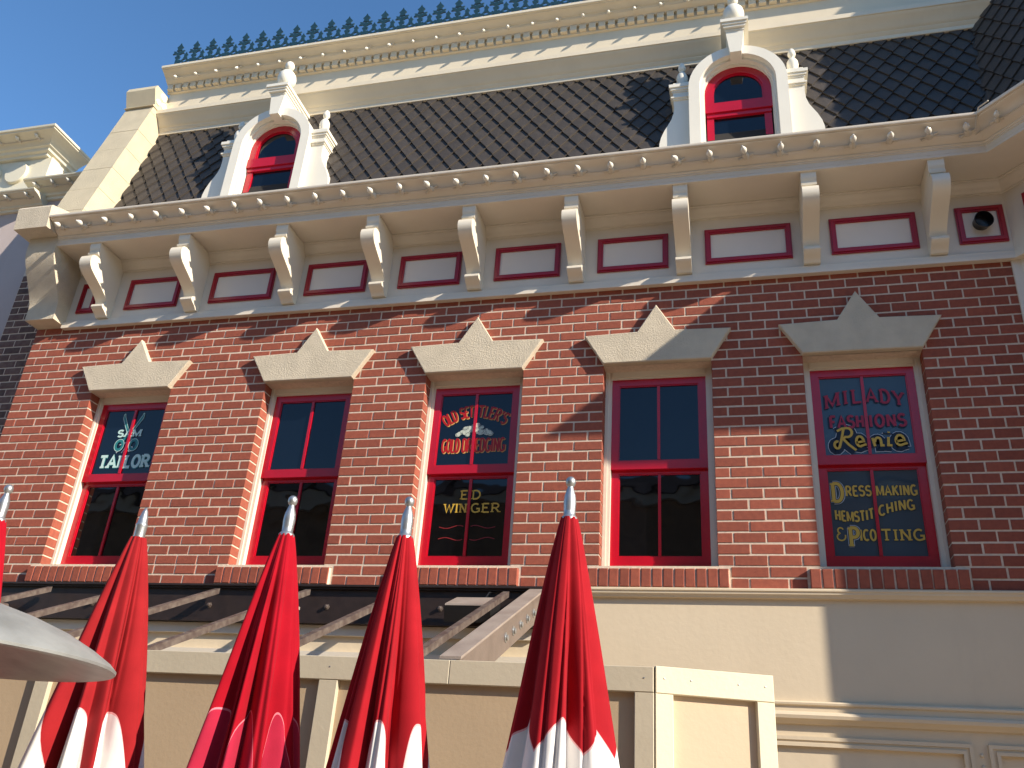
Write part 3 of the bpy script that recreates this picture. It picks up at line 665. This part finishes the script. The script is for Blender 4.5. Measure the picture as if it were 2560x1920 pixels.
# ------------------------------------------------------------------ dormers
def archpts(cx, r, zs, z0, n=20):
    return [(cx - r, z0)] + [(cx + r * math.cos(math.pi - math.pi * i / n), zs + r * math.sin(math.pi - math.pi * i / n)) for i in range(n + 1)] + [(cx + r, z0)]
def dormer(cx, label):
    z0 = 6.56; zs = 7.765
    root = MB().strip_y(archpts(cx, .436, zs, z0), archpts(cx, .338, zs, z0), 0, .55)
    D = root.build("dormer", "dormer_cream", B, smooth=30); D["label"] = label
    MB().strip_y(archpts(cx, .3379, zs, z0), archpts(cx, .312, zs, z0), .055, .4).strip_y(archpts(cx, .3119, zs, z0), archpts(cx, .298, zs, z0), .10, .4).build("arch_moulding", "dormer_cream", D, smooth=30)
    zr = 7.585
    fr = MB().strip_y(archpts(cx, .2979, zs, zr), archpts(cx, .226, zs, zr), .125, .18)
    fr.strip_y(archpts(cx, .2259, zs, zr), archpts(cx, .214, zs, zr), .138, .17)
    fr.box(cx - .298, cx + .298, .112, .18, zr - .055, zr + .055)
    fr.box(cx - .285, cx + .285, .128, .18, zr - .10, zr - .0551)
    fr.box(cx - .285, cx - .222, .14, .19, z0, zr - .1); fr.box(cx + .222, cx + .285, .14, .19, z0, zr - .1)
    fr.build("sash", "red_paint", D, smooth=30)
    pane = [(cx - .22, zr + .05)] + [(cx + .22 * math.cos(math.pi - math.pi * i / 20), zs + .22 * math.sin(math.pi - math.pi * i / 20)) for i in range(21)] + [(cx + .22, zr + .05)]
    MB().prism_y(pane[::-1], .152, .157).build("pane", "pane_dark", D)
    MB().box(cx - .226, cx + .226, .160, .165, z0, zr - .09).build("pane", "pane_dark", D)
    # keystone, its moulded cap and ball finial
    MB().prism_y([(cx - .052, 8.075), (cx + .052, 8.075), (cx + .085, 8.36), (cx - .085, 8.36)], -.055, .45).build("keystone", "dormer_cream", D)
    cp = MB()
    for k, (e, za, zb) in enumerate(((.088, 8.335, 8.36), (.100, 8.36, 8.385), (.112, 8.385, 8.41), (.126, 8.41, 8.445), (.092, 8.445, 8.49))):
        cp.box(cx - e, cx + e, -.075 - (e - .088) if e > .095 else -.062, .5, za, zb)
    cp.build("keystone_cap", "dormer_cream", D)
    MB().lathe([(.058, 0), (.062, .012), (.045, .02), (.040, .03), (.06, .045), (.085, .075), (.098, .115), (.100, .15), (.092, .19), (.070, .225), (.040, .245), (.026, .255), (.026, .268), (.038, .276), (.026, .284), (.040, .296), (.050, .322), (.049, .35), (.036, .376), (.012, .39)], (cx, .03, 8.49), 28).build("ball_finial", "dormer_cream", D, smooth=60)
    for s in (-1, 1):
        pts = [(.40, z0), (.70, z0), (.71, 6.95), (.715, 7.10), (.71, 7.20), (.695, 7.27), (.665, 7.345), (.63, 7.41), (.60, 7.47), (.580, 7.54), (.575, 7.62), (.58, 7.69), (.40, 7.69)]
        q = [(cx + s * px, pz) for px, pz in pts]
        if s < 0: q = q[::-1]
        wg = MB().prism_y(q, .075, .42).build("side_wing", "dormer_cream", D, smooth=28)
        cp = MB()
        for xa, xb, za, zb, e in ((.40, .588, 7.690, 7.706, .010), (.40, .600, 7.706, 7.722, .022), (.40, .582, 7.722, 7.782, .004), (.40, .590, 7.782, 7.80, .012), (.40, .602, 7.80, 7.825, .024), (.40, .616, 7.825, 7.86, .036), (.425, .580, 7.86, 7.905, .0)):
            x0_, x1_ = sorted((cx + s * xa, cx + s * xb)); cp.box(x0_, x1_, .072 - e, .42, za, zb)
        cp.build("wing_cap", "dormer_cream", wg)
        MB().lathe([(.03, 0), (.032, .01), (.038, .03), (.050, .07), (.054, .105), (.050, .14), (.036, .17), (.016, .185), (.014, .20), (.028, .212), (.037, .235), (.034, .262), (.022, .295), (.006, .315)], (cx + s * .50, .145, 7.905), 20).build("finial", "dormer_cream", wg, smooth=60)
    return D
dormer(-2.04, "arched dormer nearer the stone coping"); dormer(2.653, "arched dormer nearer the shaded bay roof")

# ------------------------------------------------------------------ lower storey
MB().box(XL, XR + .2, .0, .25, 0, 3.075).build("lower_wall", "lower_wall", B)
MB().sweep([(-.02, 3.145), (.045, 3.137), (.055, 3.130), (.055, 3.118), (.048, 3.112), (.046, 3.098), (.034, 3.088), (.030, 3.076), (-.01, 3.070)], [(1.12, 0), P1], caps=True).build("string_course", "lower_wall", B, smooth=40)
MB().sweep([(-.02, 2.425), (.030, 2.423), (.038, 2.414), (.036, 2.402), (.022, 2.395), (.022, 2.362), (.045, 2.355), (.055, 2.338), (.050, 2.318), (.030, 2.306), (.018, 2.290), (-.01, 2.284)], [(1.2, 0), P1], caps=True).build("panel_cornice", "lower_wall", B, smooth=40)
def wall_panel(xa, xb, z0, z1):
    m0 = MB()
    for d, wv, y in ((0, .022, -.022), (.0221, .016, -.014), (.0382, .02, -.026)): m0.frame_y(xa + d, xb - d, z0 + d, z1 - d, wv, wv, wv, wv, y, .0)
    m0.build("wall_panel", "lower_wall", B)
wall_panel(1.35, 3.79, .5, 2.215); wall_panel(3.875, 4.56, .5, 2.215)
for z in (2.155, 2.09, 1.98):
    MB().lathe([(.012, 0), (.012, .004), (.008, .008), (.002, .009)], (3.835, -.0, z), 12, (0, -1, 0)).build("screw_cover", "lower_wall", B, smooth=50)
m0 = MB()                                    # pale sign band with ledges under the steel beam
m0.box(XL, 1.05, -.03, -.001, 2.76, 2.835); m0.box(XL, 1.05, -.05, -.0015, 2.60, 2.64); m0.box(XL, 1.05, -.025, -.0015, 2.42, 2.50)
m0.build("sign_band", "cream_paint", B)

# ------------------------------------------------------------------ string lights
bul = MB().lathe([(.004, -.004), (.015, .006), (.021, .022), (.021, .034), (.014, .047), (.006, .053), (.006, .060), (.002, .062)], (0, 0, 0), 14)
bme = bul.mesh("bulb"); shade(bme, 60); bme.materials.append(MATS["bulb_glass"])
skt = MB().lathe([(.011, -.045), (.020, -.040), (.022, -.012), (.017, -.002), (.012, .002)], (0, 0, 0), 12)
skt.tube([(-.052, 0, -.03), (-.03, 0, -.028), (-.01, 0, -.026)], .009, 6); skt.tube([(.01, 0, -.026), (.03, 0, -.028), (.052, 0, -.03)], .009, 6)
sme = skt.mesh("socket"); shade(sme, 50); sme.materials.append(MATS["cable_cream"])
def string_light(label, pts, dirs, sag, rad=.0055, extra=None, size=1.0):
    T = thing("string_light", label, "string light", pts[0])
    o0 = Vector(pts[0]); cab = []
    for i, p in enumerate(pts):
        p = Vector(p) - o0
        d = Vector(dirs).normalized(); b = p - d * .028
        cab.append(b)
        if i + 1 < len(pts):
            nx = Vector(pts[i + 1]) - o0 - d * .028; s = sag * random.uniform(.4, 1.3)
            for t in (.2, .5, .8): cab.append(b.lerp(nx, t) + Vector((0, 0, -s * 4 * t * (1 - t))))
        dd = (d + Vector((random.uniform(-.25, .25), 0, random.uniform(-.25, .2)))).normalized()
        q = Vector((0, 0, 1)).rotation_difference(dd)
        ob = inst("bulb", bme, T, p); ob.rotation_euler = q.to_euler(); ob.scale = (size,) * 3; inst("socket", sme, ob)
    if extra: cab += [Vector(e) - o0 for e in extra]
    MB().tube(cab, rad, 6).build("cable", "cable_cream", T, smooth=60)
    return T
lowx = [-3.747, -3.49, -3.219, -2.936, -2.655, -2.384, -2.117, -1.851, -1.58, -1.311, -1.04, -.771, -.503, -.238, .027, .288, .546, .812, 1.08, 1.337, 1.603, 1.866, 2.135, 2.399, 2.667, 2.935, 3.204, 3.471, 3.737, 4.01, 4.273]
string_light("cream bulb string along the main lower cornice", [(x, -.535, 6.468 + random.uniform(-.006, .006)) for x in lowx], (-.15, -.85, .12), .006, extra=[(4.33, -.53, 6.47), (4.335, -.60, 6.53), (4.345, -.64, 6.575), (4.40, -.70, 6.578)], size=1.2)
P2c = [bay(s, .535, 6.468) for s in (.10, .37, .64, .91)]
string_light("cream bulb string on the angled bay cornice at right edge", P2c, (-.35, -.8, .12), .006)
string_light("cream bulb string under the upper cornice below the iron cresting", [(-3.683 + i * .2685, .238, 9.168) for i in range(26)], (-.1, -.75, -.5), .012, rad=.0045, size=.8)

# ------------------------------------------------------------------ awning frame of brown steel
AF = thing("awning_frame", "dark brown steel awning frame with sloping rafters bolted under the brick wall", "awning frame", (-1.5, 0, 0))
AO = Vector((-1.5, 0, 0))
def rel(m): m.v = [(x - AO.x, y - AO.y, z - AO.z) for x, y, z in m.v]; return m
bmx = MB(); bmx.box(XL, 1.12, -.075, -.001, 3.095, 3.130); bmx.box(XL, 1.12, -.050, -.001, 2.845, 3.095); bmx.box(XL, 1.12, -.082, -.0505, 2.838, 2.862); bmx.box(XL, 1.12, -.095, -.0755, 3.110, 3.124)
beam = rel(bmx).build("beam", "steel_brown", AF)
sl_ = .425
for x in (-3.03, -2.25, -1.477, -.703, .07, .852):
    m0 = MB(); zt = 3.085; h_ = .042
    for (xa, xb, e0, e1) in ((x - .022, x + .022, 0, .007), (x + .014, x + .022, .0071, h_)):
        yA, yB = -.10, -1.94
        m0.prism_x([(yA, zt - e0), (yB, zt - e0 - sl_ * (yA - yB)), (yB, zt - e1 - sl_ * (yA - yB)), (yA, zt - e1)], xa, xb)
    rel(m0).build("rafter", "rafter_steel", AF)
for x in (-3.6, -2.62, -1.55, -.55, .35):
    m0 = MB().lathe([(.022, 0), (.022, .006), (.014, .0062), (.014, .024), (.010, .026), (.002, .027)], (x, -.05, 2.965), 6, (0, -1, 0)); rel(m0).build("bolt", "rafter_steel", AF)
# end rafter: box channel with bolt heads, top coloured paler to paint in sunlight
yA, yB = -.06, -1.90; s2 = .595; xa, xb = 1.05, 1.12; zt = 3.12
eb = MB()
eb.prism_x([(yA, zt - .014), (yB, zt - .014 - s2 * (yA - yB) * .72), (yB, zt - .20 - s2 * (yA - yB) * .72), (yA, zt - .20)], xb - .012, xb)
er = rel(eb).build("end_rafter", "web_steel", AF); eb = MB()
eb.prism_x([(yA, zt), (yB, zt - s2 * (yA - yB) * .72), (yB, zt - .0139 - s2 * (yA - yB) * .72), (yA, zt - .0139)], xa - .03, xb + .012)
rel(eb).build("top_flange", "lit_dust_top", er)
for k in range(5):
    y = -.35 - k * .17; m0 = MB().lathe([(.030, 0), (.030, .004), (.018, .006), (.018, .016), (.006, .018)], (xb, y, zt - .115 - s2 * .72 * (yA - y)), 12, (1, 0, 0)); rel(m0).build("bolt", "galvanised", AF, smooth=40)
# flood light
FL = thing("flood_light", "black box flood light with dusty top beside the end rafter", "flood light", (.66, -.24, 2.84))
f0 = MB().prism_x([(-.12, -.03), (-.15, .075), (.10, .175), (.12, .02)], -.165, .165).build("housing", "lamp_black", FL)
MB().prism_x([(-.152, .077), (-.148, .090), (.10, .190), (.104, .178)], -.16, .16).build("dusty_lid", "lit_dust_top", FL)
MB().tube([(.0, .10, .10), (.06, .16, .24), (.12, .20, .25)], .006).build("power_lead", "lamp_black", FL)
MB().box(-.02, .02, .1, .19, .02, .06).build("mount", "lamp_black", FL)
KL = thing("knuckle_lamp", "small grey knuckle lamp fitting on the beam at far left", "lamp", (-3.44, -.06, 2.93))
MB().lathe([(.02, 0), (.05, .02), (.06, .06), (.05, .09), (.03, .10)], (0, -.06, -.02), 14, (-.7, -.4, .3)).build("head", "rafter_steel", KL, smooth=50)
MB().tube([(0, 0, 0), (0, -.05, -.005), (-.02, -.08, 0)], .022, 8).build("arm", "rafter_steel", KL, smooth=50)
BL = thing("bracket_light", "small flat spot light clamped to a rafter behind the third umbrella", "lamp", (-.60, -.62, 2.80))
MB().box(-.10, .10, -.06, .06, .03, .05).build("plate", "lit_dust_top", BL)
MB().box(-.11, .09, -.10, .02, -.05, -.03).build("lower_plate", "galvanised", BL); MB().box(-.012, .012, -.012, .012, -.0299, .0299).build("stem", "lamp_black", BL)
MB().tube([(0, -.05, -.05), (.01, -.05, -.09), (-.01, -.05, -.11)], .006).build("hook", "lamp_black", BL)

# ------------------------------------------------------------------ construction hoarding
def hoarding(name, label, A, Bp, H, fm, pm, stiles, rail=.135, joints=()):
    A = Vector(A); Bp = Vector(Bp); d = (Bp - A); L = d.length; ang = math.atan2(d.y, d.x)
    T = thing(name, label, "fence", (A.x, A.y, 0)); T.rotation_euler = (0, 0, ang)
    MB().box(0, L, .03, .045, 0, H - .01).build("panel", pm, T)
    js = [0] + list(joints) + [L]
    for i in range(len(js) - 1): MB().bbox(js[i] + .001, js[i + 1] - .001, -.002, .0295, H - rail, H, .003).build("top_rail", fm, T)
    for x0, x1 in stiles: MB().bbox(x0, x1, .0, .0297, 0, H - rail - .001, .003).build("stile", fm, T)
    for x in [s for st in stiles for s in (sum(st) / 2,)] + [L * .3, L * .7]:
        MB().lathe([(.004, 0), (.0035, .002), (.001, .0025)], (x, -.002, H - rail * .45), 8, (0, -1, 0)).build("screw", "galvanised", T)
    return T
hA, hB = (-2.4, -2.035), (2.088, -1.965); hL = math.hypot(hB[0] - hA[0], hB[1] - hA[1])
hoarding("hoarding", "long tan hoarding with grey beige frame behind the umbrellas", hA, hB, 2.30, "hoarding_frame", "hoarding_panel", [(1.18, 1.27), (2.83, 2.93), (hL - .088, hL)], rail=.113, joints=(1.3, 3.505))
hoarding("hoarding", "short pale cream hoarding panel angled beside the right umbrella", (2.095, -1.963), (2.621, -1.783), 2.305, "pale_frame", "pale_panel", [(0.0, .083), (.473, .556)], rail=.12)

# ------------------------------------------------------------------ closed umbrellas
def umbrella(label, x, y, tip, cm, finial, seed, rbot=.205, folds=9, lean=(0, 0), low=1.75, spin=0):
    T = thing("umbrella", label, "umbrella", (x, y, 0), "closed umbrellas in a row"); rr = random.Random(seed)
    na, nv = 260, 64
    ztop = tip
    fd = []
    for k in range(folds):
        fd.append((2 * math.pi * (k + rr.uniform(-.22, .22)) / folds + spin, rr.uniform(.10, .26), rr.uniform(.28, .55), rr.uniform(-.25, .25)))
    fine = [(rr.uniform(0, 6.28), rr.uniform(.03, .06), rr.uniform(.04, .12), rr.uniform(-.2, .2)) for _ in range(22)]
    vs = []; fs = []; uv = []
    for j in range(nv + 1):
        v = j / nv; dz = low * v
        rbot_ = rbot * 1.15; R = .030 + (rbot_ - .03) * (dz / 1.0) ** .92 if dz < 1 else rbot_ + (dz - 1) * .06
        gr = min(1, .30 + dz * 1.1)
        for i in range(na):
            a = 2 * math.pi * i / na; r = 1.0
            for (fa, wd, dp, dr) in fd:
                q = (a - fa - dr * dz * .5 + math.pi) % (2 * math.pi) - math.pi
                r -= dp * gr * math.exp(-(q / (wd * (1.9 if q > 0 else .45))) ** 2)
            for (fa, wd, dp, dr) in fine:
                q = (a - fa - dr * dz + math.pi) % (2 * math.pi) - math.pi
                r -= dp * gr * .8 * math.exp(-(q / wd) ** 2)
            r = max(.42, r) * 1.06
            vs.append((R * r * math.cos(a) + lean[0] * dz, R * r * math.sin(a) + lean[1] * dz, ztop - dz)); uv.append((i / na, dz))
    for j in range(nv):
        for i in range(na): fs.append((j * na + i, (j + 1) * na + i, (j + 1) * na + (i + 1) % na, j * na + (i + 1) % na))
    m = MB(); m.v = vs; m.f = fs; me = m.mesh("canopy"); me.materials.append(MATS[cm]); shade(me, 75)
    ul = me.uv_layers.new(name="UVMap")
    vi = [l.vertex_index for l in me.loops]
    dat = []
    for p in me.polygons:
        idx = [me.loops[li].vertex_index for li in p.loop_indices]; us = [uv[t][0] for t in idx]; wrap = max(us) - min(us) > .5
        for t in idx: dat += [uv[t][0] + (1 if wrap and uv[t][0] < .5 else 0), uv[t][1]]
    ul.data.foreach_set("uv", dat)
    o = bpy.data.objects.new("canopy", me); COL.objects.link(o); o.parent = T
    MB().lathe([(.02, 0), (.02, tip - .02)], (0, 0, 0.02), 14).build("pole", "pole_metal", T, smooth=40)
    MB().lathe([(.24, 0), (.24, .05), (.20, .075), (.04, .08), (.03, .25)], (0, 0, 0), 24).build("base", "pole_metal", T, smooth=30)
    if finial == "ball": pr = [(.030, -.010), (.031, .0), (.026, .006), (.022, .010), (.022, .03), (.0235, .06), (.021, .085), (.014, .108), (.0105, .118), (.011, .121), (.016, .126), (.019, .137), (.018, .148), (.011, .157), (.003, .160)]
    else: pr = [(.022, -.008), (.022, .045), (.024, .05), (.024, .056), (.020, .062), (.017, .085), (.011, .112), (.004, .128), (.001, .130)]
    MB().lathe(pr, (0, 0, tip), 18).build("finial", "galvanised", T, smooth=50)
umbrella("closed umbrella cut off by the left frame edge", -.60, -3.2, 2.635, "canopy_pink_arches", "ball", 11, .20, spin=.3)
umbrella("faded red closed umbrella with pointed finial and white scallops behind the grey heater", .125, -3.2, 2.55, "canopy_faded_arches", "cone", 22, .205, lean=(.03, 0), spin=.1)
umbrella("closed red umbrella with pink scallops, no white, below the second window", .79, -3.2, 2.56, "canopy_pink_arches", "ball", 34, .205, folds=10, lean=(.0, 0))
umbrella("closed red umbrella with white scallops below the gold lettered window", 1.285, -3.2, 2.548, "canopy_white_arches", "ball", 47, .185, folds=8, lean=(.02, 0), spin=.5)
umbrella("rightmost closed red umbrella with wide white pointed scallops", 1.91, -3.2, 2.615, "canopy_white_points", "ball", 58, .195, folds=8, spin=.2)

# ------------------------------------------------------------------ patio heater at the left edge
PH = thing("patio_heater", "grey metal patio heater hood at the left edge before the umbrellas", "heater", (.10, -4.0, 0))
MB().lathe([(.04, 2.135), (.10, 2.13), (.20, 2.112), (.30, 2.084), (.40, 2.048), (.48, 2.008), (.535, 1.974), (.552, 1.958), (.55, 1.950), (.53, 1.949), (.50, 1.951), (.45, 1.960), (.35, 1.985), (.2, 2.03), (.08, 2.05)], (0, 0, 0), 64).build("hood", "heater_metal", PH, smooth=50)
MB().lathe([(.09, 1.70), (.10, 1.72), (.10, 2.02), (.06, 2.05)], (0, 0, 0), 24).build("burner", "galvanised", PH, smooth=40)
MB().lathe([(.035, .5), (.035, 1.70)], (0, 0, 0), 16).build("pole", "galvanised", PH, smooth=40); MB().lathe([(.22, 0), (.22, .5), (.12, .6), (.04, .62)], (0, 0, 0), 24).build("base", "galvanised", PH, smooth=30)

# ------------------------------------------------------------------ neighbouring building at the left
NB = thing("neighbour_building", "pale pink rendered building with cream bulb lit cornices at far left", "building", (-7, .5, 0))
NO = Vector((-7, .5, 0))
def nb(m): m.v = [(x - NO.x, y - NO.y, z - NO.z) for x, y, z in m.v]; return m
yw = .34
nb(MB().box(-12, -4.2, yw, 3, 0, 7.66)).build("wall", "pink_render", NB)
lowc = [(.0, .0), (.03, .005), (.035, .03), (.06, .04), (.07, .065), (.10, .08), (.13, .105), (.17, .125), (.215, .135), (.22, .145), (.235, .15), (.24, .165), (-.1, .19)]
def sh(p, z0, sz=1): return [(d, z * sz + z0) for d, z in p]
nb(MB().sweep(sh(lowc, 7.59), [(-5.2, yw), (-4.212, yw)])).build("cornice", "neighbour_cream", NB, smooth=35)
nb(MB().sweep(sh(lowc, 7.47, .85), [(-12, yw), (-5.0, yw)])).build("cornice", "neighbour_cream", NB, smooth=35)
nb(MB().box(-12, -5.22, .30, .62, 7.6, 8.24)).build("parapet", "neighbour_cream", NB)
for x in (-5.55, -5.93, -6.31):
    nb(MB().lathe([(.150, 0), (.150, .03), (.143, .036), (.01, .037)], (x, .30, 8.03), 36, (0, -1, 0))).build("roundel", "neighbour_cream", NB, smooth=30)
upc = [(.0, 8.225), (.04, 8.23), (.045, 8.26), (.08, 8.27), (.09, 8.30), (.12, 8.31), (.13, 8.335), (.18, 8.37), (.24, 8.395), (.275, 8.40), (.28, 8.415), (.295, 8.418), (.30, 8.44), (-.3, 8.47)]
nb(MB().sweep(upc, [(-12, .30), (-5.22, .30), (-5.22, .66)])).build("parapet_cornice", "neighbour_cream", NB, smooth=35)
nb(MB().prism_x([(.30, 7.70), (.30, 8.225), (.42, 8.225), (.50, 8.18), (.53, 8.12), (.50, 8.06), (.44, 8.03), (.42, 7.70)], -5.219, -5.13)).build("scroll_console", "neighbour_cream", NB, smooth=30)
string_light("cream bulb string on the far left neighbour upper cornice", [(-6.83 + i * .268, .105, 8.365) for i in range(7)], (-.15, -.85, .12), .006)
string_light("cream bulb string on the far left neighbour lower cornice beside the coping", [(-5.05 + i * .22, .175, 7.695) for i in range(4)], (-.15, -.85, .12), .006)
string_light("cream bulb string on the lowest neighbour cornice at the left edge", [(-6.2 + i * .268, .175, 7.56) for i in range(5)], (-.15, -.85, .12), .006)

# ------------------------------------------------------------------ buildings across the street (seen mirrored in the panes)
OB = thing("opposite_building", "brown stone building across the street mirrored in the lower panes", "building", (0, -15, 0))
MB().box(-24, 22, -5, 0, 0, 9.3).build("wall", "far_stone", OB)
MB().prism_x([(.5, 9.3), (-2.2, 10.6), (-5.5, 9.3)][::-1], -24.5, 22.5).build("roof", "far_roof", OB)
MB().box(-24.3, 22.3, -.2, .35, 9.0, 9.28).build("eaves_board", "far_white", OB)
for i in range(11):
    x = -22 + i * 4
    for z in (2.2, 5.6):
        MB().box(x, x + 1.3, -.1, .03, z, z + 1.7).build("window", "pane_dark", OB); MB().frame_y(x - .12, x + 1.42, z - .12, z + 1.82, .12, .12, .12, .12, -.05, .08).build("window_frame", "far_white", OB)
